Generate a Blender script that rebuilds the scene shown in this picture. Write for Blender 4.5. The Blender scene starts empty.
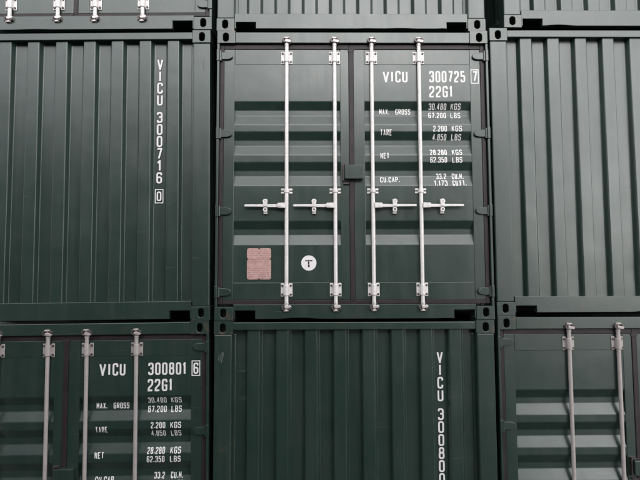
import bpy, bmesh, math, random
from mathutils import Matrix, Vector

random.seed(7)
scene = bpy.context.scene
col = scene.collection

# ------------------------------------------------------------------ camera
cam_d = bpy.data.cameras.new('camera')
cam_d.sensor_width = 36.0
cam_d.lens = 28.125
cam_d.clip_start = 0.05
cam_d.clip_end = 2000.0
cam = bpy.data.objects.new('camera', cam_d)
col.objects.link(cam)
c_r = Vector((0.99994637, -0.00977924, -0.00340982))
c_f = Vector((0.00998776, 0.99765427, 0.06772157))
c_u = c_r.cross(c_f)
cam.matrix_world = Matrix(((c_r.x, c_u.x, -c_f.x, -0.34525),
                           (c_r.y, c_u.y, -c_f.y, -4.36714),
                           (c_r.z, c_u.z, -c_f.z, 0.40070),
                           (0, 0, 0, 1)))
scene.camera = cam

# ------------------------------------------------------------------ sky and sun (bright overcast, from behind right)
SUN_AZ = math.radians(172)      # clockwise from +Y
SUN_EL = math.radians(25)
world = bpy.data.worlds.new('World')
scene.world = world
world.use_nodes = True
wn = world.node_tree
wn.nodes.clear()
sky = wn.nodes.new('ShaderNodeTexSky')
sky.sky_type = 'NISHITA'
sky.sun_disc = False
sky.sun_elevation = SUN_EL
sky.sun_rotation = SUN_AZ
sky.air_density = 1.0
sky.dust_density = 1.0
sky.ozone_density = 1.0
hsv = wn.nodes.new('ShaderNodeHueSaturation')
hsv.inputs['Saturation'].default_value = 0.12      # cloud cover: almost no blue left
bg = wn.nodes.new('ShaderNodeBackground')
bg.inputs['Strength'].default_value = 0.15
wo = wn.nodes.new('ShaderNodeOutputWorld')
wn.links.new(sky.outputs[0], hsv.inputs['Color'])
wn.links.new(hsv.outputs[0], bg.inputs[0])
wn.links.new(bg.outputs[0], wo.inputs[0])

sun_d = bpy.data.lights.new('sun', 'SUN')
sun_d.energy = 0.5
sun_d.angle = math.radians(85)
sun_d.color = (1.0, 0.96, 0.93)
sun = bpy.data.objects.new('sun', sun_d)
col.objects.link(sun)
sd = Vector((math.sin(SUN_AZ) * math.cos(SUN_EL), math.cos(SUN_AZ) * math.cos(SUN_EL), math.sin(SUN_EL)))
sun.rotation_euler = sd.to_track_quat('Z', 'Y').to_euler()
sun.location = sd * 20

scene.view_settings.view_transform = 'Standard'
scene.view_settings.look = 'None'
scene.view_settings.exposure = 1.40
scene.view_settings.gamma = 1.0
scene.view_settings.use_curve_mapping = False


# ------------------------------------------------------------------ materials
def new_mat(name):
    m = bpy.data.materials.new(name)
    m.use_nodes = True
    nt = m.node_tree
    nt.nodes.clear()
    out = nt.nodes.new('ShaderNodeOutputMaterial')
    b = nt.nodes.new('ShaderNodeBsdfPrincipled')
    nt.links.new(b.outputs[0], out.inputs[0])
    return m, nt, b


def N(nt, kind, **kw):
    n = nt.nodes.new(kind)
    for k, v in kw.items():
        if k in n.inputs:
            n.inputs[k].default_value = v
        else:
            setattr(n, k, v)
    return n


def coords(nt, scale=(1, 1, 1), rnd=True):
    tc = N(nt, 'ShaderNodeTexCoord')
    mp = N(nt, 'ShaderNodeMapping')
    mp.inputs['Scale'].default_value = scale
    nt.links.new(tc.outputs['Object'], mp.inputs['Vector'])
    if rnd:
        oi = N(nt, 'ShaderNodeObjectInfo')
        mu = N(nt, 'ShaderNodeMath', operation='MULTIPLY')
        mu.inputs[1].default_value = 61.0
        nt.links.new(oi.outputs['Random'], mu.inputs[0])
        nt.links.new(mu.outputs[0], mp.inputs['Location'])
    return mp.outputs[0]


def noise(nt, vec, scale, detail=4, rough=0.55):
    n = N(nt, 'ShaderNodeTexNoise', Scale=scale, Detail=detail, Roughness=rough)
    nt.links.new(vec, n.inputs['Vector'])
    return n.outputs['Fac']


def ramp(nt, fac, lo, hi, c0=(0, 0, 0, 1), c1=(1, 1, 1, 1)):
    r = N(nt, 'ShaderNodeValToRGB')
    r.color_ramp.elements[0].position = lo
    r.color_ramp.elements[1].position = hi
    r.color_ramp.elements[0].color = c0
    r.color_ramp.elements[1].color = c1
    nt.links.new(fac, r.inputs[0])
    return r.outputs[0]


def mixc(nt, fac, a, b):
    m = N(nt, 'ShaderNodeMix', data_type='RGBA')
    for s, v in ((0, fac), (6, a), (7, b)):
        if hasattr(v, 'links') or hasattr(v, 'is_linked'):
            nt.links.new(v, m.inputs[s])
        else:
            m.inputs[s].default_value = v
    return m.outputs[2]


def mul(nt, a, k):
    m = N(nt, 'ShaderNodeMath', operation='MULTIPLY')
    nt.links.new(a, m.inputs[0])
    if hasattr(k, 'is_linked'):
        nt.links.new(k, m.inputs[1])
    else:
        m.inputs[1].default_value = k
    return m.outputs[0]


def add(nt, a, b):
    m = N(nt, 'ShaderNodeMath', operation='ADD')
    nt.links.new(a, m.inputs[0])
    if hasattr(b, 'is_linked'):
        nt.links.new(b, m.inputs[1])
    else:
        m.inputs[1].default_value = b
    return m.outputs[0]


GREEN = (0.0115, 0.0310, 0.0242, 1)


def paint(name, rust=0.0, wave=0.006, scuff=1.0):
    m, nt, b = new_mat(name)
    v = coords(nt)
    vs = coords(nt, (6.0, 6.0, 0.45))          # rain streaks run down
    vh = coords(nt, (0.6, 3.0, 26.0))          # scrapes run along
    base = mixc(nt, ramp(nt, noise(nt, v, 1.7, 5), 0.3, 0.7), GREEN, (0.0140, 0.0350, 0.0278, 1))
    streak = ramp(nt, noise(nt, vs, 2.2, 5, 0.6), 0.45, 0.80)
    base = mixc(nt, mul(nt, streak, 0.26), base, (0.045, 0.060, 0.053, 1))
    dust = ramp(nt, noise(nt, v, 5.0, 8, 0.65), 0.52, 0.85)
    base = mixc(nt, mul(nt, dust, 0.22), base, (0.07, 0.075, 0.068, 1))
    # small scuffs to the primer
    sc = mul(nt, ramp(nt, noise(nt, vh, 3.0, 6, 0.7), 0.63, 0.71), ramp(nt, noise(nt, v, 2.3, 2), 0.47, 0.60))
    base = mixc(nt, mul(nt, sc, 0.40 * scuff), base, (0.20, 0.22, 0.20, 1))
    spk = ramp(nt, noise(nt, v, 85.0, 2, 0.5), 0.735, 0.76)
    base = mixc(nt, mul(nt, spk, 0.45 * scuff), base, (0.19, 0.18, 0.16, 1))
    if rust > 0:
        rm = mul(nt, ramp(nt, noise(nt, v, 16.0, 6, 0.7), 0.57, 0.68), rust)
        base = mixc(nt, rm, base, (0.22, 0.085, 0.035, 1))
    nt.links.new(base, b.inputs['Base Color'])
    rr = N(nt, 'ShaderNodeMapRange')
    rr.inputs['To Min'].default_value = 0.25
    rr.inputs['To Max'].default_value = 0.44
    nt.links.new(noise(nt, v, 3.4, 7, 0.62), rr.inputs['Value'])
    ra = add(nt, rr.outputs[0], mul(nt, streak, 0.10))
    nt.links.new(ra, b.inputs['Roughness'])
    b.inputs['IOR'].default_value = 1.58
    b.inputs['Coat Weight'].default_value = 0.7
    b.inputs['Coat Roughness'].default_value = 0.31
    # rolled sheet is never flat: slow waves, then paint texture
    b1 = N(nt, 'ShaderNodeBump', Strength=1.0, Distance=wave)
    nt.links.new(noise(nt, v, 2.6, 2, 0.45), b1.inputs['Height'])
    b2 = N(nt, 'ShaderNodeBump', Strength=0.35, Distance=0.0006)
    nt.links.new(noise(nt, v, 150.0, 3, 0.5), b2.inputs['Height'])
    nt.links.new(b1.outputs[0], b2.inputs['Normal'])
    nt.links.new(b2.outputs[0], b.inputs['Normal'])
    return m


M_PANEL = paint('green_paint_sheet', 0.05, 0.008)
M_FRAME = paint('green_paint_frame', 0.10, 0.004, 1.3)
M_FIT = paint('green_paint_cast_rusting', 0.55, 0.003, 1.6)


def metal(name, base, rough, metallic, dirt=0.5):
    m, nt, b = new_mat(name)
    v = coords(nt)
    c = mixc(nt, mul(nt, ramp(nt, noise(nt, v, 22.0, 6, 0.65), 0.45, 0.75), dirt), base,
             tuple(x * 0.42 for x in base[:3]) + (1,))
    c = mixc(nt, mul(nt, ramp(nt, noise(nt, v, 48.0, 4, 0.6), 0.66, 0.73), 0.5), c, (0.20, 0.10, 0.06, 1))
    nt.links.new(c, b.inputs['Base Color'])
    b.inputs['Metallic'].default_value = metallic
    rr = N(nt, 'ShaderNodeMapRange')
    rr.inputs['To Min'].default_value = rough - 0.08
    rr.inputs['To Max'].default_value = rough + 0.12
    nt.links.new(noise(nt, v, 30.0, 5, 0.6), rr.inputs['Value'])
    nt.links.new(rr.outputs[0], b.inputs['Roughness'])
    bp = N(nt, 'ShaderNodeBump', Strength=0.4, Distance=0.0008)
    nt.links.new(noise(nt, v, 90.0, 4, 0.6), bp.inputs['Height'])
    nt.links.new(bp.outputs[0], b.inputs['Normal'])
    return m


M_GALV = metal('galvanised_steel', (0.86, 0.815, 0.80, 1), 0.40, 0.12, 0.34)
M_DULL = metal('dull_galvanised_steel', (0.47, 0.42, 0.41, 1), 0.45, 0.15, 0.30)  # greyer galvanised tone for the bottom-row door hardware
M_KEEP = metal('keeper_steel', (0.13, 0.11, 0.11, 1), 0.42, 0.5, 0.6)
M_CAM = metal('galvanised_casting', (0.72, 0.66, 0.65, 1), 0.38, 0.35, 0.75)
M_BOLT = metal('bolt_steel', (0.10, 0.085, 0.082, 1), 0.45, 0.5, 0.6)


def rubber():
    m, nt, b = new_mat('gasket_rubber')
    v = coords(nt)
    c = mixc(nt, ramp(nt, noise(nt, v, 9.0, 6, 0.6), 0.35, 0.7), (0.015, 0.0085, 0.0105, 1), (0.030, 0.0185, 0.0220, 1))
    nt.links.new(c, b.inputs['Base Color'])
    b.inputs['Roughness'].default_value = 0.55
    return m


M_RUB = rubber()
M_PRIMER = metal('bare_primer', (0.10, 0.115, 0.11, 1), 0.6, 0.0, 0.9)


def white_paint(name, colr, wear, spec=0.5):
    m, nt, b = new_mat(name)
    v = coords(nt)
    w = ramp(nt, noise(nt, v, 60.0, 5, 0.7), 0.60, 0.70)
    c = mixc(nt, mul(nt, w, wear), colr, (0.12, 0.13, 0.12, 1))
    nt.links.new(c, b.inputs['Base Color'])
    b.inputs['Roughness'].default_value = 0.5
    return m


M_WHITE = white_paint('white_marking_paint', (0.86, 0.835, 0.825, 1), 0.45)
M_STICK = white_paint('white_vinyl', (0.87, 0.83, 0.83, 1), 0.15)
M_INK = white_paint('black_ink', (0.03, 0.025, 0.028, 1), 0.2)


def plate_mat():
    m, nt, b = new_mat('etched_plate')
    v = coords(nt)
    vl = coords(nt, (30.0, 1.0, 95.0), False)
    c = mixc(nt, ramp(nt, noise(nt, v, 18.0, 5, 0.6), 0.35, 0.7), (0.58, 0.35, 0.325, 1), (0.72, 0.47, 0.44, 1))
    wv = N(nt, 'ShaderNodeTexWave', wave_type='BANDS', bands_direction='Z', Scale=17.0, Distortion=0.6)
    nt.links.new(coords(nt, rnd=False), wv.inputs['Vector'])
    rows = ramp(nt, wv.outputs['Fac'], 0.52, 0.66)
    words = ramp(nt, noise(nt, vl, 1.6, 4, 0.7), 0.46, 0.56)
    c = mixc(nt, mul(nt, mul(nt, rows, words), 0.62), c, (0.22, 0.10, 0.10, 1))
    nt.links.new(c, b.inputs['Base Color'])
    b.inputs['Metallic'].default_value = 0.25
    b.inputs['Roughness'].default_value = 0.45
    return m


M_PLATE = plate_mat()


def ground_mat():
    m, nt, b = new_mat('asphalt')
    v = coords(nt, rnd=False)
    c = mixc(nt, ramp(nt, noise(nt, v, 0.35, 8, 0.65), 0.35, 0.7), (0.030, 0.030, 0.031, 1), (0.058, 0.057, 0.055, 1))
    nt.links.new(c, b.inputs['Base Color'])
    b.inputs['Roughness'].default_value = 0.85
    return m


M_GROUND = ground_mat()


# ------------------------------------------------------------------ mesh helpers
class MB:
    def __init__(s):
        s.v = []
        s.f = []
        s.smooth = []

    def add(s, vs, fs, smooth=False):
        o = len(s.v)
        s.v += [tuple(p) for p in vs]
        s.f += [tuple(i + o for i in f) for f in fs]
        s.smooth += [smooth] * len(fs)

    def box(s, x0, x1, y0, y1, z0, z1):
        if x0 > x1: x0, x1 = x1, x0
        vs = [(x, y, z) for x in (x0, x1) for y in (y0, y1) for z in (z0, z1)]
        s.add(vs, [(0, 1, 3, 2), (4, 6, 7, 5), (0, 4, 5, 1), (2, 3, 7, 6), (0, 2, 6, 4), (1, 5, 7, 3)])
        return s

    def prism(s, poly, y0, y1):
        """polygon in XZ extruded along Y"""
        n = len(poly)
        a = sum(poly[i][0] * poly[(i + 1) % n][1] - poly[(i + 1) % n][0] * poly[i][1] for i in range(n))
        if a < 0: poly = poly[::-1]
        vs = [(p[0], y0, p[1]) for p in poly] + [(p[0], y1, p[1]) for p in poly]
        fs = [tuple(range(n)), tuple(range(2 * n - 1, n - 1, -1))]
        for i in range(n):
            j = (i + 1) % n
            fs.append((i, i + n, j + n, j))
        s.add(vs, fs)
        return s

    def cyl(s, p, axis, r, L, n=16, r2=None):
        """cylinder starting at p, along axis 'x','y','z'"""
        r2 = r if r2 is None else r2
        vs = []
        for k, rr in ((0, r), (1, r2)):
            for i in range(n):
                a = 2 * math.pi * i / n
                u, w = rr * math.cos(a), rr * math.sin(a)
                if axis == 'z': q = (p[0] + u, p[1] + w, p[2] + L * k)
                elif axis == 'y': q = (p[0] + w, p[1] + L * k, p[2] + u)
                else: q = (p[0] + L * k, p[1] + u, p[2] + w)
                vs.append(q)
        s.add(vs, [(i, (i + 1) % n, (i + 1) % n + n, i + n) for i in range(n)], True)
        s.add(vs[:n], [tuple(range(n - 1, -1, -1))])          # caps keep their own corners
        s.add(vs[n:], [tuple(range(n))])
        return s

    def blob(s, c, rx, ry, rz, nu=14, nv=8):
        vs = [(c[0], c[1], c[2] + rz)]
        for j in range(1, nv):
            t = math.pi * j / nv
            for i in range(nu):
                a = 2 * math.pi * i / nu
                vs.append((c[0] + rx * math.sin(t) * math.cos(a), c[1] + ry * math.sin(t) * math.sin(a), c[2] + rz * math.cos(t)))
        vs.append((c[0], c[1], c[2] - rz))
        fs = []
        for i in range(nu):
            fs.append((0, 1 + i, 1 + (i + 1) % nu))
            fs.append((len(vs) - 1, 1 + (nv - 2) * nu + (i + 1) % nu, 1 + (nv - 2) * nu + i))
        for j in range(nv - 2):
            for i in range(nu):
                a, b = 1 + j * nu + i, 1 + j * nu + (i + 1) % nu
                fs.append((a, a + nu, b + nu, b))
        s.add(vs, fs, True)
        return s

    def mesh(s, name):
        me = bpy.data.meshes.new(name)
        me.from_pydata(s.v, [], s.f)
        me.polygons.foreach_set('use_smooth', s.smooth)
        bm = bmesh.new()
        bm.from_mesh(me)
        bmesh.ops.recalc_face_normals(bm, faces=bm.faces)
        bm.to_mesh(me)
        bm.free()
        me.update()
        return me


cache = {}


def part(name, parent, mat, key, fn, bevel=0.0, solid=0.0, label=None):
    """one mesh object under its thing; alike meshes share data"""
    if key not in cache:
        mb = fn()
        me = mb.mesh(name)
        me.materials.append(mat)
        cache[key] = me
    o = bpy.data.objects.new(name, cache[key])
    col.objects.link(o)
    o.parent = parent
    if solid:
        md = o.modifiers.new('sheet', 'SOLIDIFY')
        md.thickness = solid
        md.offset = 0
    if bevel:
        md = o.modifiers.new('edge', 'BEVEL')
        md.width = bevel
        md.segments = 2
        md.limit_method = 'ANGLE'
        md.angle_limit = math.radians(40)
    if label:
        o['label'] = label
    return o


W, H, LEN = 1.219, 2.590, 6.058
FX, FY, FZ = 0.162, 0.178, 0.118


def fitting(sx, z0, front):
    """corner casting with the oval hole on its end face and on its outer side"""
    def fn():
        mb = MB()
        xo, xi = sx * W, sx * (W - FX)
        x0, x1 = min(xo, xi), max(xo, xi)
        z1 = z0 + FZ - (0.001 if z0 > 1 else 0)
        y0, y1 = (0.0, FY) if front else (LEN - FY, LEN)
        yf = y0 if front else y1
        inn = 1 if front else -1
        cx, cz = (x0 + x1) / 2 + sx * 0.004, (z0 + z1) / 2 + (0.004 if z0 < 1 else -0.004)
        hw, hh = 0.0265, 0.040
        n = 28
        ring, outer = [], []
        for i in range(n):
            a = 2 * math.pi * i / n
            ca, sa = math.cos(a), math.sin(a)
            px = hw * ca
            pz = hw * sa + math.copysign(hh - hw, sa) if abs(sa) > 1e-6 else 0.0
            ring.append((cx + px, cz + pz))
            # matching point on the rectangle
            k = min((x1 - cx) / ca if ca > 1e-6 else 1e9, (x0 - cx) / ca if ca < -1e-6 else 1e9,
                    (z1 - cz) / sa if sa > 1e-6 else 1e9, (z0 - cz) / sa if sa < -1e-6 else 1e9)
            outer.append((cx + k * ca, cz + k * sa))
        # snap nearest outer points to the corners
        for qx, qz in ((x0, z0), (x0, z1), (x1, z0), (x1, z1)):
            i = min(range(n), key=lambda i: (outer[i][0] - qx) ** 2 + (outer[i][1] - qz) ** 2)
            outer[i] = (qx, qz)
        vs = [(p[0], yf, p[1]) for p in outer] + [(p[0], yf, p[1]) for p in ring]
        vs += [(cx + (p[0] - cx) * 0.96, yf + inn * 0.028, cz + (p[1] - cz) * 0.96) for p in ring]
        big = [(cx + (p[0] - cx) * 1.5, cz + (p[1] - cz) * 1.15) for p in ring]
        vs += [(p[0], yf + inn * 0.030, p[1]) for p in big]
        vs += [(p[0], yf + inn * 0.140, p[1]) for p in big]
        vs += [(p[0], yf + inn * FY, p[1]) for p in outer]
        fs = []
        for i in range(n):
            j = (i + 1) % n
            for a in range(4):
                fs.append((a * n + i, a * n + j, (a + 1) * n + j, (a + 1) * n + i))
            fs.append((i, 5 * n + i, 5 * n + j, j))
        fs.append(tuple(4 * n + i for i in range(n)))
        fs.append(tuple(5 * n + i for i in range(n)))
        mb.add(vs, fs)
        return mb
    return fn


def rail_with_notches(zb, zt, wav=0.0, seed=0):
    """bottom end rail: plate with a lifting pocket cut beside each corner fitting and a knocked lower edge"""
    def fn():
        rnd = random.Random(seed)
        mb = MB()
        e = W - FX
        a, b = 1.046, 0.866
        zn = 0.086
        low = []
        ph = [rnd.uniform(0, 6.28) for _ in range(4)]
        for i in range(1, 40):
            x = -b + 2 * b * i / 40
            d = sum(math.sin(x * f + p) for f, p in zip((2.1, 4.7, 9.3, 15.0), ph)) / 4
            low.append((x, zb + wav * max(0.0, d - 0.12) * 2.0))
        poly = [(-e, zb), (-a, zb), (-a, zn), (-b, zn), (-b, zb)] + low + [(b, zb), (b, zn), (a, zn), (a, zb), (e, zb), (e, zt), (-e, zt)]
        return mb.prism(poly, 0.007, 0.060)
    return fn


RIBS = [(-0.879 + 0.2512 * i) for i in range(8)]
Y_OUT, Y_IN = 0.028, 0.073


def end_profile(ribs, half, y_out, y_in, x_end):
    """trapezoid corrugation with rounded bends; list of (x, y)"""
    pts = [(-x_end, y_in)]
    s = 0.020
    for c in ribs:
        pts += [(c - half - s, y_in), (c - half, y_out), (c + half, y_out), (c + half + s, y_in)]
    pts.append((x_end, y_in))
    out = [pts[0]]
    for i in range(1, len(pts) - 1):
        p, a, b = Vector(pts[i]), Vector(pts[i - 1]), Vector(pts[i + 1])
        da, db = (a - p).normalized(), (b - p).normalized()
        r = 0.007
        p0, p1 = p + da * r, p + db * r
        out.append(tuple(p + da * (r + 0.0025)))        # holds the flats flat
        for t in (0, 0.25, 0.5, 0.75, 1):
            q = p0.lerp(p, t).lerp(p.lerp(p1, t), t)
            out.append((q.x, q.y))
        out.append(tuple(p + db * (r + 0.0025)))
    out.append(pts[-1])
    return out


def end_wall(seed, flip=False):
    def fn():
        mb = MB()
        pr = end_profile(RIBS, 0.052, Y_OUT, Y_IN, W - FX + 0.02)
        # the sheet is slightly bowed and knocked about
        rnd = random.Random(seed * 17 + 3)
        ph = [rnd.uniform(0, 6.28) for _ in range(6)]
        dents = [(rnd.uniform(-1, 1), rnd.uniform(0.3, 2.3), rnd.uniform(0.05, 0.16), rnd.uniform(0.002, 0.006)) for _ in range(9)]

        def bow(x, z):
            d = 0.0016 * math.sin(2.3 * x + 1.1 * z + ph[0]) + 0.0012 * math.sin(5.1 * x - 2.3 * z + ph[1]) + 0.0007 * math.sin(25 * x + 3.1 * z + ph[2])
            for cx, cz, r, a in dents:
                d += a * math.exp(-((x - cx) ** 2 + (z - cz) ** 2) / (r * r))
            return d
        rows = 30
        zs = [0.10 + 2.43 * k / rows for k in range(rows + 1)]
        vs = []
        for z in zs:
            for x, y in pr:
                yy = y + bow(x, z)
                vs.append((x + 0.0010 * math.sin(19 * x + 1.7 * z + ph[3]), (LEN - yy) if flip else yy, z))
        n = len(pr)
        fs = [(k * n + i, k * n + i + 1, (k + 1) * n + i + 1, (k + 1) * n + i) for k in range(rows) for i in range(n - 1)]
        mb.add(vs, fs, True)
        return mb
    return fn


def side_wall(sx):
    def fn():
        mb = MB()
        pts = []
        y = 0.16
        while y < LEN - 0.40:
            pts += [(y, 0.008), (y + 0.072, 0.008), (y + 0.140, 0.042), (y + 0.210, 0.042)]
            y += 0.278
        pts += [(LEN - 0.14, 0.008)]
        n = len(pts)
        vs = [(sx * (W - d), yy, z) for z in (0.12, 2.52) for yy, d in pts]
        mb.add(vs, [(i, i + 1, n + i + 1, n + i) for i in range(n - 1)])
        return mb
    return fn


def roof():
    mb = MB()
    pts = []
    y = 0.62
    pts.append((0.10, 0.0))
    while y < LEN - 0.30:
        pts += [(y, 0.0), (y + 0.09, 0.0), (y + 0.11, 0.018), (y + 0.19, 0.018)]
        y += 0.209
    pts.append((LEN - 0.1, 0.0))
    n = len(pts)
    vs = [(x, yy, 2.556 + d) for x in (-W + 0.03, W - 0.03) for yy, d in pts]
    mb.add(vs, [(i, i + 1, n + i + 1, n + i) for i in range(n - 1)])
    return mb


def shell(root):
    """what every container has: eight fittings, posts, rails, side walls, roof, floor, far end"""
    for front in (True, False):
        for sx in (-1, 1):
            for z0 in (0.0, H - FZ):
                part('corner_fitting', root, M_FIT, ('fit', sx, z0, front), fitting(sx, z0, front), bevel=0.005)
    for sx in (-1, 1):
        part('corner_post', root, M_FRAME, ('backpost', sx),
             lambda: MB().box(sx * (W - 0.004), sx * (W - 0.15), LEN - 0.14, LEN - 0.006, FZ, H - FZ), bevel=0.006)
        part('side_wall', root, M_PANEL, ('side', sx), side_wall(sx), solid=0.002)
        part('top_side_rail', root, M_FRAME, ('tsr', sx),
             lambda: MB().box(sx * (W - 0.005), sx * (W - 0.065), FY, LEN - FY, 2.515, 2.575), bevel=0.004)
        part('bottom_side_rail', root, M_FRAME, ('bsr', sx),
             lambda: MB().box(sx * (W - 0.005), sx * (W - 0.05), FY, LEN - FY, 0.016, 0.165), bevel=0.004)
    part('roof', root, M_PANEL, 'roof', roof, solid=0.002)
    part('floor', root, M_FRAME, 'floor', lambda: MB().box(-W + 0.05, W - 0.05, 0.10, LEN - 0.10, 0.125, 0.165))
    part('end_wall', root, M_PANEL, 'backwall', end_wall(0, True))
    part('bottom_rail', root, M_FRAME, 'backrail', lambda: MB().box(-W + FX, W - FX, LEN - 0.08, LEN - 0.006, 0.016, 0.16), bevel=0.004)
    part('top_rail', root, M_FRAME, 'backhead', lambda: MB().box(-W + FX, W - FX, LEN - 0.09, LEN - 0.006, 2.508, 2.570), bevel=0.004)


# ------------------------------------------------------------------ lettering (narrow block letters, painted on)
R0 = [(0, 0, 1), (1, 0, 1), (1, 1, 1), (0, 1, 1)]
GL = {
    '0': [(1, R0)], 'O': [(1, R0)],
    '1': [(0, [(.10, .78, 0), (.62, 1, 0), (.62, 0, 0)])],
    '2': [(0, [(0, .74, 0), (0, 1, 1), (1, 1, 1), (1, .58, .8), (0, .20, .5), (0, 0, 0), (1, 0, 0)])],
    '3': [(0, [(0, .78, 0), (0, 1, 1), (1, 1, 1), (1, .54, .6), (.35, .54, 0)]), (0, [(.5, .53, 0), (1, .53, .6), (1, 0, 1), (0, 0, 1), (0, .22, 0)])],
    '4': [(0, [(.72, 0, 0), (.72, 1, 0), (0, .28, 0), (1, .28, 0)])],
    '5': [(0, [(.95, 1, 0), (.04, 1, 0), (.04, .57, 0), (1, .60, 1), (1, 0, 1), (0, 0, 1), (0, .22, 0)])],
    '6': [(1, [(0, 0, 1), (1, 0, 1), (1, .56, 1), (0, .56, 1)]), (0, [(1, .78, 0), (1, 1, 1), (0, 1, 1), (0, .25, 0)])],
    '7': [(0, [(0, 1, 0), (1, 1, 0), (.36, 0, 0)])],
    '8': [(1, [(0, 0, 1), (1, 0, 1), (1, .53, 1), (0, .53, 1)]), (1, [(.05, .53, 1), (.95, .53, 1), (.95, 1, 1), (.05, 1, 1)])],
    'V': [(0, [(-.05, 1, 0), (.5, 0, 0), (1.05, 1, 0)])],
    'I': [(0, [(.5, 0, 0), (.5, 1, 0)])],
    'C': [(0, [(1, .72, 0), (1, 1, 1), (0, 1, 1), (0, 0, 1), (1, 0, 1), (1, .28, 0)])],
    'U': [(0, [(0, 1, 0), (0, 0, 1), (1, 0, 1), (1, 1, 0)])],
    'G': [(0, [(1, .74, 0), (1, 1, 1), (0, 1, 1), (0, 0, 1), (1, 0, .8), (1, .46, 0), (.5, .46, 0)])],
    'M': [(0, [(0, 0, 0), (0, 1, 0), (.5, .35, 0), (1, 1, 0), (1, 0, 0)])],
    'A': [(0, [(0, 0, 0), (.5, 1, 0), (1, 0, 0)]), (0, [(.22, .28, 0), (.78, .28, 0)])],
    'X': [(0, [(0, 0, 0), (1, 1, 0)]), (0, [(0, 1, 0), (1, 0, 0)])],
    'R': [(0, [(0, 0, 0), (0, 1, 0), (1, 1, 1), (1, .5, 1), (0, .5, 0)]), (0, [(.5, .5, 0), (1, 0, 0)])],
    'S': [(0, [(1, .78, 0), (1, 1, 1), (0, 1, 1), (0, .53, 1), (1, .53, 1), (1, 0, 1), (0, 0, 1), (0, .22, 0)])],
    'T': [(0, [(0, 1, 0), (1, 1, 0)]), (0, [(.5, 1, 0), (.5, 0, 0)])],
    'E': [(0, [(1, 1, 0), (0, 1, 0), (0, 0, 0), (1, 0, 0)]), (0, [(0, .52, 0), (.8, .52, 0)])],
    'N': [(0, [(0, 0, 0), (0, 1, 0), (1, 0, 0), (1, 1, 0)])],
    'P': [(0, [(0, 0, 0), (0, 1, 0), (1, 1, 1), (1, .48, 1), (0, .48, 0)])],
    'K': [(0, [(0, 0, 0), (0, 1, 0)]), (0, [(1, 1, 0), (.05, .42, 0)]), (0, [(.35, .62, 0), (1, 0, 0)])],
    'L': [(0, [(0, 1, 0), (0, 0, 0), (1, 0, 0)])],
    'B': [(1, [(0, 0, 0), (1, 0, 1), (1, .53, 1), (0, .53, 0)]), (1, [(0, .53, 0), (.95, .53, 1), (.95, 1, 1), (0, 1, 0)])],
    'F': [(0, [(1, 1, 0), (0, 1, 0), (0, 0, 0)]), (0, [(0, .52, 0), (.8, .52, 0)])],
    '.': [(0, [(.5, 0, 0), (.5, .16, 0)])],
}


def stroke(mb, pts, closed, t, ysurf, lift, step=0.004):
    """a painted line of width t along pts [(x, z)]"""
    P = [Vector(p) for p in pts]
    if closed: P.append(P[0])
    Q = []
    for a, b in zip(P, P[1:]):
        n = max(1, int((b - a).length / step))
        for k in range(n): Q.append(a.lerp(b, k / n))
    if not closed: Q.append(P[-1])
    n = len(Q)
    L, Rr = [], []
    for i in range(n):
        a = Q[i - 1] if (i > 0 or closed) else None
        b = Q[(i + 1) % n] if (i < n - 1 or closed) else None
        d0 = (Q[i] - a).normalized() if a is not None and (Q[i] - a).length > 1e-9 else None
        d1 = (b - Q[i]).normalized() if b is not None and (b - Q[i]).length > 1e-9 else None
        if d0 is None: d0 = d1
        if d1 is None: d1 = d0
        tg = d0 + d1
        if tg.length < 1e-6: tg = d1
        tg.normalize()
        nn = Vector((-tg.y, tg.x))
        k = min(1.9, 1.0 / max(0.25, nn.dot(Vector((-d1.y, d1.x)))))
        L.append(Q[i] + nn * t / 2 * k)
        Rr.append(Q[i] - nn * t / 2 * k)
    vs = [(p.x, ysurf(p.x, p.y) - lift, p.y) for p in L] + [(p.x, ysurf(p.x, p.y) - lift, p.y) for p in Rr]
    fs = [(i, i + 1, n + i + 1, n + i) for i in range(n - 1)]
    if closed: fs.append((n - 1, 0, n, 2 * n - 1))
    mb.add(vs, fs)


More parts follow.
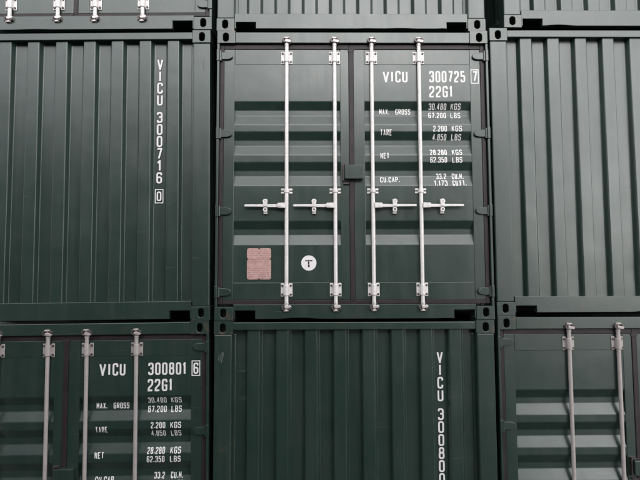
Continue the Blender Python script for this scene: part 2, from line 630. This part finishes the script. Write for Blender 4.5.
def glyph(mb, ch, x, z, w, h, t, ysurf):
    """lower left corner x, z; strokes break at sharp corners and overlap there a hair apart in depth"""
    if ch not in GL: return
    tt = t * (0.82 if ch in 'MN' else 0.86 if ch in 'KXA' else 1.0)
    lift = 0.0032
    for closed, pts in GL[ch]:
        P = [(x + t / 2 + u * (w - t), z + t / 2 + v * (h - t), r) for u, v, r in pts]
        n = len(P)
        if closed and any(r <= 0 for _, _, r in P):           # start a closed outline at a sharp corner
            k = next(i for i in range(n) if P[i][2] <= 0)
            P = P[k:] + P[:k + 1]
            closed, n = 0, n + 1
        runs, cur = [], []
        for i, (px, pz, r) in enumerate(P):
            if r <= 0 or (not closed and i in (0, n - 1)):
                cur.append((px, pz))
                if 0 < i < n - 1:
                    runs.append(cur)
                    cur = [(px, pz)]
                continue
            p = Vector((px, pz))
            a, b = Vector(P[i - 1][:2]), Vector(P[(i + 1) % n][:2])
            rad = min(r * (w - t) * 0.5, (a - p).length * 0.5, (b - p).length * 0.5)
            p0, p1 = p + (a - p).normalized() * rad, p + (b - p).normalized() * rad
            for j in range(7):
                s = j / 6
                q = p0.lerp(p, s).lerp(p.lerp(p1, s), s)
                q = q.lerp(p, 0.12 * math.sin(math.pi * s))
                cur.append((q.x, q.y))
        runs.append(cur)
        for k, run in enumerate(runs):
            if not closed:
                if k > 0:
                    d = (Vector(run[0]) - Vector(run[1])).normalized() * tt * 0.42
                    run[0] = (run[0][0] + d.x, run[0][1] + d.y)
                if k < len(runs) - 1:
                    d = (Vector(run[-1]) - Vector(run[-2])).normalized() * tt * 0.42
                    run[-1] = (run[-1][0] + d.x, run[-1][1] + d.y)
            stroke(mb, run, closed, tt, ysurf, lift)
            lift += 0.0003


def text_row(mb, s, x0, x1, z0, h, t, ysurf):
    """s fitted between x0 and x1, baseline z0; narrow dots and I"""
    wd = [0.36 if c == '.' else 0.62 if c in 'I1' else 1.12 if c in 'MV' else 1.0 if c != ' ' else 0.7 for c in s]
    gap = 0.27
    tot = sum(wd) + gap * (len(s) - 1)
    u = (x1 - x0) / tot
    x = x0
    for c, w in zip(s, wd):
        glyph(mb, c, x, z0, w * u, h, t, ysurf)
        x += (w + gap) * u


def box_outline(mb, x0, x1, z0, z1, t, ysurf):
    stroke(mb, [(x0, z0), (x1, z0), (x1, z1), (x0, z1)], True, t, ysurf, 0.0013)


# ------------------------------------------------------------------ containers seen from the corrugated end
def end_container(root, seed, rail_bottom=0.014, wav=0.0, serial=None, z_top=2.35):
    shell(root)
    for sx in (-1, 1):
        def post():
            mb = MB()
            mb.box(sx * (W - 0.003), sx * (W - 0.156), 0.006, 0.150, FZ, H - FZ)
            mb.box(sx * (W - 0.150), sx * (W - 0.186), 0.062, 0.12, FZ + 0.02, H - FZ)
            return mb
        part('corner_post', root, M_FRAME, ('fpost', sx), post, bevel=0.010)
    part('top_rail', root, M_FRAME, 'fhead', lambda: MB().box(-W + FX, W - FX, 0.008, 0.100, 2.508, 2.573), bevel=0.005)
    part('bottom_rail', root, M_FRAME, ('frail', seed), rail_with_notches(rail_bottom, 0.166, wav, seed), bevel=0.003)
    part('end_wall', root, M_PANEL, ('endwall', seed), end_wall(seed))
    if serial:
        flat = lambda x, z: Y_IN - 0.0035
        name, chk = serial

        def column(txt, z):
            def fn():
                mb = MB()
                for k, ch in enumerate(txt):
                    glyph(mb, ch, 0.752 - 0.026, z - k * 0.110 - 0.101, 0.051, 0.101, 0.0150, flat)
                return mb
            return fn

        def check():
            mb = MB()
            z = z_top - 10 * 0.110 - 0.100
            glyph(mb, chk, 0.752 - 0.021, z - 0.100, 0.042, 0.086, 0.0125, flat)
            box_outline(mb, 0.752 - 0.034, 0.752 + 0.034, z - 0.116, z + 0.004, 0.0075, flat)
            return mb
        own, num = name.split()
        part('owner_code', root, M_WHITE, ('own', name), column(own, z_top))
        part('serial_number', root, M_WHITE, ('num', name), column(num, z_top - 4 * 0.110 - 0.050))
        if chk:
            part('check_digit', root, M_WHITE, ('endcheck', name), check)


# ------------------------------------------------------------------ containers seen from the door end
Y_LEAF, Y_PAN = 0.034, 0.038
DEEP = 0.033
GROOVES = (1.948, 1.672, 1.395, 0.868)
SEAM0, SEAM1 = -0.037, 0.005
DZ0, DZ1 = 0.174, 2.428            # door leaf
PZ0, PZ1 = 0.326, 2.286            # pressed panel inside its frame


def door_profile():
    pts = [(PZ1 + 0.01, Y_PAN)]
    for s in GROOVES:
        pts += [(s, Y_PAN), (s - 0.069, Y_PAN + DEEP), (s - 0.124, Y_PAN + DEEP), (s - 0.210, Y_PAN)]
    pts.append((PZ0 - 0.01, Y_PAN))
    return pts


PROF = door_profile()


def y_panel(x, z):
    if abs(x) > 1.060 or abs(x + 0.016) < 0.095: return Y_LEAF
    for (za, ya), (zb, yb) in zip(PROF, PROF[1:]):
        if zb <= z <= za:
            return ya + (yb - ya) * (za - z) / (za - zb)
    return Y_LEAF


def door_leaf(sx):
    """sheet-steel frame of one door leaf"""
    x0, x1 = (-1.160, SEAM0) if sx < 0 else (SEAM1, 1.154)
    xs0, xs1 = (-1.064, -0.116) if sx < 0 else (0.104, 1.060)

    def frame():
        mb = MB()
        mb.box(x0, xs0, Y_LEAF, 0.095, DZ0, DZ1)
        mb.box(xs1, x1, Y_LEAF, 0.095, DZ0, DZ1)
        mb.box(xs0, xs1, Y_LEAF + 0.0015, 0.085, PZ1, DZ1)
        mb.box(xs0, xs1, Y_LEAF + 0.0015, 0.085, DZ0, PZ0)
        return mb

    def panel():
        mb = MB()
        P = []
        src = [Vector(p) for p in PROF]
        P.append(src[0])
        for i in range(1, len(src) - 1):
            p, a, b = src[i], src[i - 1], src[i + 1]
            r = 0.007
            p0, p1 = p + (a - p).normalized() * r, p + (b - p).normalized() * r
            for t in (0, .33, .67, 1):
                P.append(p0.lerp(p, t).lerp(p.lerp(p1, t), t))
        P.append(src[-1])
        n = len(P)
        # pressed ends: the grooves run out just inside the stiles
        vs = [(x, p.y, p.x) for x in (xs0 - 0.02, xs1 + 0.02) for p in P]
        mb.add(vs, [(i, i + 1, n + i + 1, n + i) for i in range(n - 1)])
        return mb
    return frame, panel, (x0, x1)


def gasket(sx):
    """rubber seal round one leaf; the right-hand one also covers the seam"""
    def fn():
        mb = MB()
        y0, y1 = 0.030, 0.084
        xo, xi = (-1.197, -1.1605) if sx < 0 else (1.192, 1.1545)
        e = SEAM0 + 0.001 if sx < 0 else SEAM0 + 0.0015
        mb.box(xo, xi, y0, y1, 0.1375, 2.4745)
        mb.box(xi + sx * 0.0005, e, y0 + 0.0006, y1, DZ1 + 0.0005, 2.4740)
        mb.box(xi + sx * 0.0005, e, y0 + 0.0006, y1, 0.1380, DZ0 - 0.0005)
        if sx > 0:
            mb.box(SEAM0 + 0.0005, SEAM1 - 0.0005, y0 - 0.002, y1, DZ0 - 0.012, DZ1 + 0.014)
            mb.prism([(SEAM0 - 0.012, DZ1 + 0.004), (SEAM1 + 0.014, DZ1 + 0.004), (SEAM1 + 0.002, DZ1 - 0.030), (SEAM0 - 0.002, DZ1 - 0.030)], y0 - 0.003, y0 + 0.01)
        return mb
    return fn


def hinge(sx, z):
    def fn():
        mb = MB()
        o = sx * 1.219
        poly = [(sx * 1.186, z - 0.034), (sx * 1.186, z + 0.034), (sx * 1.120, z + 0.030), (sx * 1.096, z + 0.024), (sx * 1.083, z + 0.010),
                (sx * 1.083, z - 0.012), (sx * 1.098, z - 0.026), (sx * 1.125, z - 0.033)]
        mb.prism(poly, 0.014, Y_LEAF)
        mb.box(sx * 1.221, sx * 1.197, -0.003, 0.03, z - 0.052, z + 0.052)
        mb.cyl((sx * 1.190, 0.018, z - 0.046), 'z', 0.013, 0.092, 14)
        return mb
    return fn


RODS = {-1: (-0.595, -0.165), 1: (0.169, 0.595)}
Y_ROD = 0.012


def rod_mesh(x):
    def fn():
        mb = MB()
        mb.cyl((x, Y_ROD, 0.098), 'z', 0.0165, 2.425, 20)
        return mb
    return fn


def cam_mesh(x, top):
    """forged cam head at a rod's end: collar, hooked lug and end pin"""
    def fn():
        mb = MB()
        z = 2.492 if top else 0.112
        d = 1 if top else -1
        mb.cyl((x, Y_ROD, z - d * 0.040), 'z', 0.0195, d * 0.018, 16)
        mb.prism([(x - 0.016, z - d * 0.012), (x + 0.030, z - d * 0.020), (x + 0.044, z - d * 0.008), (x + 0.034, z + d * 0.004), (x + 0.010, z + d * 0.010), (x - 0.016, z + d * 0.008)],
                 Y_ROD - 0.030, Y_ROD + 0.008)
        mb.cyl((x, Y_ROD, z), 'z', 0.0165, d * 0.036, 14, 0.014)
        mb.prism([(x - 0.026, z + d * 0.020), (x + 0.020, z + d * 0.020), (x + 0.022, z + d * 0.034), (x - 0.024, z + d * 0.036)], Y_ROD - 0.024, Y_ROD - 0.004)
        return mb
    return fn


def keeper_mesh(x, top):
    """two-horned keeper welded on the header or sill"""
    def fn():
        mb = MB()
        z = 2.496 if top else 0.108
        d = 1 if top else -1
        n = 9
        for s in (-1, 1):
            # rounded cheek
            outer, inner = [], []
            for i in range(n):
                a = math.pi * i / (n - 1)
                outer.append((x + s * (0.014 + 0.027 * math.sin(a)), z + d * 0.024 * math.cos(a)))
                inner.append((x + s * (0.010 + 0.016 * math.sin(a)), z + d * 0.014 * math.cos(a)))
            mb.prism(outer + inner[::-1], -0.016, 0.0075)
        mb.box(x - 0.044, x + 0.044, 0.0025, 0.0075, z - 0.018, z + 0.018)
        return mb
    return fn


def bracket_mesh(x, z, w, h, big):
    def fn():
        mb = MB()
        # two flanges and the half-round saddle over the rod
        for s in (-1, 1):
            xa, xb = x + s * 0.020, x + s * w / 2
            if big:
                mb.box(xa, xb, Y_LEAF - 0.006, Y_LEAF + 0.0005, z - h / 2, z + h / 2)
            else:
                mb.box(xa, xb, Y_LEAF - 0.006, Y_LEAF + 0.003, z + h * 0.12, z + h / 2)
                mb.box(xa, xb, Y_LEAF - 0.006, Y_LEAF + 0.003, z - h / 2, z - h * 0.12)
        prof = []
        ro = 0.024
        for i in range(9):
            a = math.pi * i / 8
            prof.append((x - ro * math.cos(a), Y_ROD - ro * math.sin(a)))
        prof = [(x - ro, Y_LEAF)] + prof + [(x + ro, Y_LEAF)]
        hh = h * (0.40 if big else 0.36)
        n = len(prof)
        vs = [(p[0], p[1], z - hh) for p in prof] + [(p[0], p[1], z + hh) for p in prof]
        mb.add(vs, [(i, i + 1, n + i + 1, n + i) for i in range(n - 1)] + [tuple(range(n - 1, -1, -1)), tuple(range(n, 2 * n))])
        return mb
    return fn


def bolt_mesh():
    return MB().cyl((0, -0.015, 0), 'y', 0.0095, 0.012, 6)


def handle_mesh(x, d, tip):
    """lever from the rod; d = direction"""
    def fn():
        mb = MB()
        z = 1.001
        # forked hub on the rod
        mb.prism([(x + d * 0.012, z - 0.022), (x + d * 0.075, z - 0.020), (x + d * 0.082, z - 0.010), (x + d * 0.082, z + 0.012), (x + d * 0.075, z + 0.022), (x + d * 0.012, z + 0.024)],
                 -0.020, 0.022)
        mb.cyl((x + d * 0.058, -0.025, z + 0.001), 'y', 0.011, 0.05, 12)
        a, b = x + d * 0.078, tip
        mid = a + (b - a) * 0.42
        mid2 = a + (b - a) * 0.52
        mb.prism([(a, z - 0.015), (a, z + 0.013), (mid, z + 0.011), (mid2, z + 0.012), (b, z + 0.010), (b + d * 0.004, z + 0.001), (b, z - 0.009), (mid2, z - 0.010), (mid, z - 0.013)],
                 -0.008, 0.008)
        return mb
    return fn


def retainer_mesh(x):
    """hasp above and catch ring below the lever"""
    def fn():
        mb = MB()
        n = 14
        for cz, r, ri, yy in ((1.038, 0.022, 0.007, -0.014), (0.965, 0.020, 0.010, -0.006)):
            vs = []
            for rr, y in ((r, yy), (ri, yy), (r, yy + 0.010), (ri, yy + 0.010)):
                for i in range(n):
                    a = 2 * math.pi * i / n
                    vs.append((x + rr * math.cos(a), y, cz + rr * math.sin(a)))
            fs = []
            for i in range(n):
                j = (i + 1) % n
                fs += [(i, j, n + j, n + i), (2 * n + i, 3 * n + i, 3 * n + j, 2 * n + j), (i, 2 * n + i, 2 * n + j, j), (n + i, n + j, 3 * n + j, 3 * n + i)]
            mb.add(vs, fs)
        mb.box(x - 0.018, x + 0.018, -0.014, -0.009, 0.995, 1.022)
        mb.box(x - 0.016, x + 0.016, -0.004, Y_LEAF + 0.004, 0.974, 0.985)
        mb.box(x - 0.016, x + 0.016, 0.012, Y_LEAF + 0.004, 0.93, 1.06)
        return mb
    return fn


def lock_box():
    mb = MB()
    x0, x1, z0, z1 = -0.082, 0.084, 1.236, 1.360
    mb.prism([(x0, z0 + 0.008), (x0 + 0.006, z0), (x1 - 0.006, z0), (x1, z0 + 0.008), (x1, z1), (x0, z1)], -0.016, Y_LEAF)
    return mb


def lock_bracket():
    mb = MB()
    mb.box(-0.098, -0.050, 0.006, Y_LEAF, 1.366, 1.378)
    mb.box(-0.098, -0.088, 0.006, Y_LEAF, 1.225, 1.366)
    mb.box(-0.090, -0.040, 0.010, Y_LEAF, 1.196, 1.206)
    return mb


def door_container(root, seed, serial=None, plates=False, steel=None, wav=0.006):
    shell(root)
    steel = steel or M_GALV
    tone = steel.name
    for sx in (-1, 1):
        def post():
            mb = MB()
            o = sx * (W - 0.0005)
            mb.box(o, sx * (W - 0.0215), 0.004, 0.150, FZ, H - FZ)
            mb.box(sx * (W - 0.022), sx * (W - 0.090), 0.086, 0.150, FZ, H - FZ)
            return mb
        part('corner_post', root, M_FRAME, ('dpost', sx), post, bevel=0.003)
    part('door_header', root, M_FRAME, 'dhead', lambda: MB().box(-W + FX, W - FX, 0.006, 0.110, 2.4755, 2.576), bevel=0.005)
    part('door_sill', root, M_FRAME, ('dsill', seed), rail_with_notches(0.012, 0.137, wav, seed), bevel=0.003)
    part('sill_backing', root, M_FRAME, 'dsillb', lambda: MB().box(-W + FX, W - FX, 0.0865, 0.130, 0.10, 0.30))
    for sx in (-1, 1):
        fr, pn, (x0, x1) = door_leaf(sx)
        door = part('door', root, M_FRAME, ('leaf', sx), fr, bevel=0.004)
        part('door_panel', door, M_PANEL, ('dpanel', sx), pn, solid=0.002)
        part('gasket', door, M_RUB, ('gask', sx), gasket(sx), bevel=0.004)
        for z in (2.362, 1.652, 0.956, 0.246):
            part('hinge', door, M_FRAME, ('hinge', sx, z), hinge(sx, z), bevel=0.003)
        for i, x in enumerate(RODS[sx]):
            bar = part('locking_bar', door, steel, ('rod', x, tone), rod_mesh(x))
            for top in (True, False):
                part('cam', door, M_CAM if steel is M_GALV else steel, ('cam', x, top, tone), cam_mesh(x, top), bevel=0.004)
                part('cam_keeper', root, M_KEEP, ('keep', x, top), keeper_mesh(x, top), bevel=0.003)
                z = 2.348 if top else 0.262
                part('bar_bracket', door, steel, ('brk', x, top, tone), bracket_mesh(x, z, 0.102, 0.116, True), bevel=0.003)
                for bx in (-1, 1):
                    for bz in (-1, 1):
                        bo = part('bolt', door, M_BOLT, 'bolt', bolt_mesh)
                        bo.location = (x + bx * 0.102 * 0.37, Y_LEAF, z + bz * 0.116 * 0.33)
                        bo.rotation_euler = (0, random.uniform(0, 1), 0)
            part('bar_guide', door, steel, ('gd', x, tone), bracket_mesh(x, 1.134, 0.100, 0.046, False), bevel=0.003)
            tip = {-0.595: -0.962, -0.165: -0.534, 0.169: 0.548, 0.595: 0.966}[x]
            ret = {-0.595: -0.782, -0.165: -0.353, 0.169: 0.359, 0.595: 0.780}[x]
            part('handle', door, steel, ('hdl', x, tone), handle_mesh(x, sx, tip), bevel=0.003)
            part('handle_retainer', door, steel, ('ret', x, tone), retainer_mesh(ret), bevel=0.002)
        if sx > 0:
            part('lock_box', door, M_FRAME, 'lockbox', lock_box, bevel=0.004)
        else:
            part('lock_bracket', door, M_BOLT, 'lockbr', lock_bracket)
        if sx > 0 and serial:
            num, chk = serial

            def word(name, txt, a, b, z, h, t):
                def fn():
                    mb = MB()
                    text_row(mb, txt, a, b, z, h, t, y_panel)
                    return mb
                part(name, door, M_WHITE, ('word', txt, a, z), fn)

            def check():
                mb = MB()
                glyph(mb, chk, 1.082, 2.130, 0.043, 0.096, 0.0135, y_panel)
                box_outline(mb, 1.070, 1.136, 2.116, 2.240, 0.0075, lambda x, z: Y_LEAF)
                return mb
            word('owner_code', 'VICU', 0.272, 0.495, 2.124, 0.106, 0.0155)
            word('serial_number', num, 0.691, 1.018, 2.124, 0.106, 0.0155)
            part('check_digit', door, M_WHITE, ('check', chk), check)
            word('size_code', '22G1', 0.688, 0.900, 1.986, 0.105, 0.0155)
            for txt, a, b, z in (('MAX.', .238, .330, 1.836), ('GROSS', .385, .521, 1.836), ('TARE', .243, .348, 1.640), ('NET', .241, .321, 1.427), ('CU.CAP.', .239, .414, 1.214),
                                 ('30.480', .686, .846, 1.880), ('KGS', .885, .976, 1.880), ('67.200', .684, .845, 1.802), ('LBS', .885, .974, 1.802),
                                 ('2.200', .718, .842, 1.673), ('KGS', .885, .978, 1.673), ('4.850', .716, .841, 1.600), ('LBS', .885, .974, 1.600),
                                 ('28.280', .688, .839, 1.459), ('KGS', .885, .976, 1.459), ('62.350', .687, .838, 1.389), ('LBS', .885, .975, 1.389),
                                 ('33.2', .744, .834, 1.245), ('CU.M.', .885, .990, 1.245), ('1.173', .722, .840, 1.180), ('CU.FT.', .885, 1.008, 1.180)):
                word('weight_marking', txt, a, b, z, 0.053, 0.0078)
        if sx < 0 and plates:
            def plate(upper):
                mb = MB()
                x0, x1, z0, zm, z1 = -0.944, -0.732, 0.353, 0.533, 0.628
                r, k = 0.016, 0.010
                cx = (x0 + x1) / 2

                def rr(za, zb, notch_top, notch_bot):
                    p = [(x0 + r, za), (cx - k, za), (cx, za + k * (1.4 if notch_bot else 0.01)), (cx + k, za), (x1 - r, za), (x1 - r * .3, za + r * .3), (x1, za + r),
                         (x1, zb - r), (x1 - r * .3, zb - r * .3), (x1 - r, zb), (cx + k, zb), (cx, zb - k * (1.4 if notch_top else 0.01)), (cx - k, zb), (x0 + r, zb), (x0 + r * .3, zb - r * .3), (x0, zb - r),
                         (x0, za + r), (x0 + r * .3, za + r * .3)]
                    mb.prism(p, Y_PAN - 0.005, Y_PAN + 0.003)
                if upper: rr(zm + 0.0015, z1, True, False)
                else: rr(z0, zm - 0.0015, False, True)
                return mb
            part('data_plate', door, M_PLATE, 'plate1', lambda: plate(True), bevel=0.0015, label='small pinkish metal data plate, upper piece')
            part('data_plate', door, M_PLATE, 'plate2', lambda: plate(False), bevel=0.0015, label='pinkish metal data plate, larger lower piece')

            def disc():
                return MB().cyl((-0.4, Y_PAN - 0.0035, 0.497), 'y', 0.067, 0.004, 48)
            st = part('round_sticker', door, M_STICK, 'disc', disc, label='round white sticker with a dark letter')

            def mark():
                mb = MB()
                fl = lambda x, z: Y_PAN - 0.0035
                # smudged line of tiny letters and the letter under it
                for i, xa in enumerate((-0.432, -0.419, -0.406, -0.393, -0.380)):
                    stroke(mb, [(xa, 0.518 + 0.001 * (i % 2)), (xa + 0.011, 0.517)], False, 0.013 - 0.002 * (i % 2), fl, 0.001)
                stroke(mb, [(-0.4015, 0.5105), (-0.4015, 0.488)], False, 0.013, fl, 0.001)
                stroke(mb, [(-0.4005, 0.485), (-0.4005, 0.460)], False, 0.015, fl, 0.001)
                return mb
            part('sticker_print', door, M_INK, 'discmark', mark)


# ------------------------------------------------------------------ the ground and the added blocker
def ground():
    t = 0.009
    base = -2.591
    prof = [(-260, base - 0.05), (-5.2, base - 0.05), (-3.72, base - 0.028), (-1.232, base + 0.004), (-1.226, base - 0.001),
            (1.226, base - 0.001), (1.232, base + 0.031), (4.2, base + 0.031), (260, base + 0.031)]
    mb = MB()
    ys = (-260, -8, 0, 8, 300)
    vs = [(x, y, z) for y in ys for x, z in prof]
    n = len(prof)
    fs = [(j * n + i, j * n + i + 1, (j + 1) * n + i + 1, (j + 1) * n + i) for j in range(len(ys) - 1) for i in range(n - 1)]
    mb.add(vs, fs)
    me = mb.mesh('ground')
    me.materials.append(M_GROUND)
    o = bpy.data.objects.new('ground', me)
    col.objects.link(o)
    o['kind'] = 'structure'


ground()


def reflection_blocker():
    """added unseen shed behind the camera; blocks low sky so lower reflections turn dark"""
    x0, x1, y0, y1, z0, z1 = -34.0, 6.75, -24.0, -11.6, -2.70, 5.80
    o = bpy.data.objects.new('reflection_blocker', None)
    col.objects.link(o)
    o['label'] = 'unseen dark shed-shaped block, added behind the camera to darken low reflections'
    o['category'] = 'building'
    m, nt, b = new_mat('blocker_dark')
    b.inputs['Base Color'].default_value = (0.045, 0.048, 0.050, 1)
    b.inputs['Roughness'].default_value = 0.6

    def walls():
        mb = MB()
        mb.box(x0, x1, y0, y1, z0, z1)
        x = x0 + 0.2
        while x < x1 - 0.2:
            mb.box(x, x + 0.12, y1, y1 + 0.04, z0 + 0.3, z1 - 0.3)
            x += 0.5
        return mb
    part('wall', o, m, 'blockerwall', walls)
    part('roof', o, m, 'blockerroof', lambda: MB().prism([(x0 - 0.3, z1), (x1 + 0.3, z1), (x1 + 0.3, z1 + 0.12), ((x0 + x1) / 2, z1 + 0.5), (x0 - 0.3, z1 + 0.12)], y0 - 0.3, y1 + 0.3))
    for gx in (-24, -14, -4):
        part('blocker_panel', o, M_BOLT, ('roll', gx), lambda: MB().box(gx, gx + 4.2, y1 + 0.041, y1 + 0.08, -2.60, 1.9))


reflection_blocker()


def container(label, loc, roll=0.0, yaw=0.0):
    o = bpy.data.objects.new('shipping_container', None)
    o.empty_display_size = 0.3
    col.objects.link(o)
    o.location = loc
    o.rotation_euler = (0, roll, yaw)
    o['label'] = label
    o['category'] = 'shipping container'
    o['group'] = 'stacked green shipping containers'
    return o


def scuffs(root, lines):
    def fn():
        mb = MB()
        for k, (xa, za, xb, zb, t) in enumerate(lines):
            stroke(mb, [(xa, za), ((xa + xb) / 2 + 0.002, (za + zb) / 2), (xb, zb)], False, t, lambda x, z: 0.006, 0.0006 + 0.0001 * k)
        return mb
    o = part('paint_scuff', root, M_PRIMER, ('scuff',) + tuple(lines), fn)
    o['kind'] = 'stuff'


P = 2.591
TH = 0.009                                   # the left-hand stack leans a touch
LB = Vector((-2.476, 0.0, -0.006))
up = Vector((-math.sin(TH), 0, math.cos(TH)))

c = container('green container in the middle, its doors complete, with pink plate and round white sticker', (0, 0, 0))
door_container(c, 11, ('300725', '7'), True)
c = container('green corrugated container end left of the pink-plated doors, white upright serial ending 716', LB, -TH)
end_container(c, 21, 0.014, 0.0, ('VICU 300716', '0'), 2.352)
scuffs(c, ((1.160, 2.33, 1.165, 2.29, 0.004), (1.150, 2.30, 1.158, 2.235, 0.005), (1.163, 2.26, 1.155, 2.21, 0.003)))
c = container('green corrugated container end right of the pink-plated doors, without lettering', (2.459, 0.010, 0.032), 0, 0.0)
end_container(c, 22, 0.027, 0.008)
c = container('green container at top left, only the lower ends of its door bars in view', LB + up * P + Vector((0.012, -0.006, 0)), -TH)
door_container(c, 12, wav=0.003)
c = container('green corrugated container end directly above the pink-plated doors', (-0.010, 0.012, P))
end_container(c, 23, 0.026, 0.006)
c = container('green corrugated container end at top right, set in from the one under it', (2.593, 0.004, 0.032 + P))
end_container(c, 24, 0.020, 0.008)
c = container('green container at bottom left, its door lettered 300801 in white', LB - up * P + Vector((-0.010, 0.004, 0)), -TH)
door_container(c, 13, ('300801', '6'), steel=M_DULL)
c = container('green corrugated container end directly below the pink-plated doors, upright serial starting 3008', (-0.004, 0.008, -P))
end_container(c, 25, 0.014, 0.0, ('VICU 300800', None), 2.309)
scuffs(c, ((-1.172, 2.30, -1.178, 2.25, 0.007), (-1.158, 2.31, -1.165, 2.245, 0.005), (-1.146, 2.32, -1.150, 2.23, 0.008), (-1.135, 2.32, -1.139, 2.27, 0.006)))
c = container('green container at bottom right, its door without lettering', (2.459, 0.0, 0.032 - P))
door_container(c, 14, steel=M_DULL)
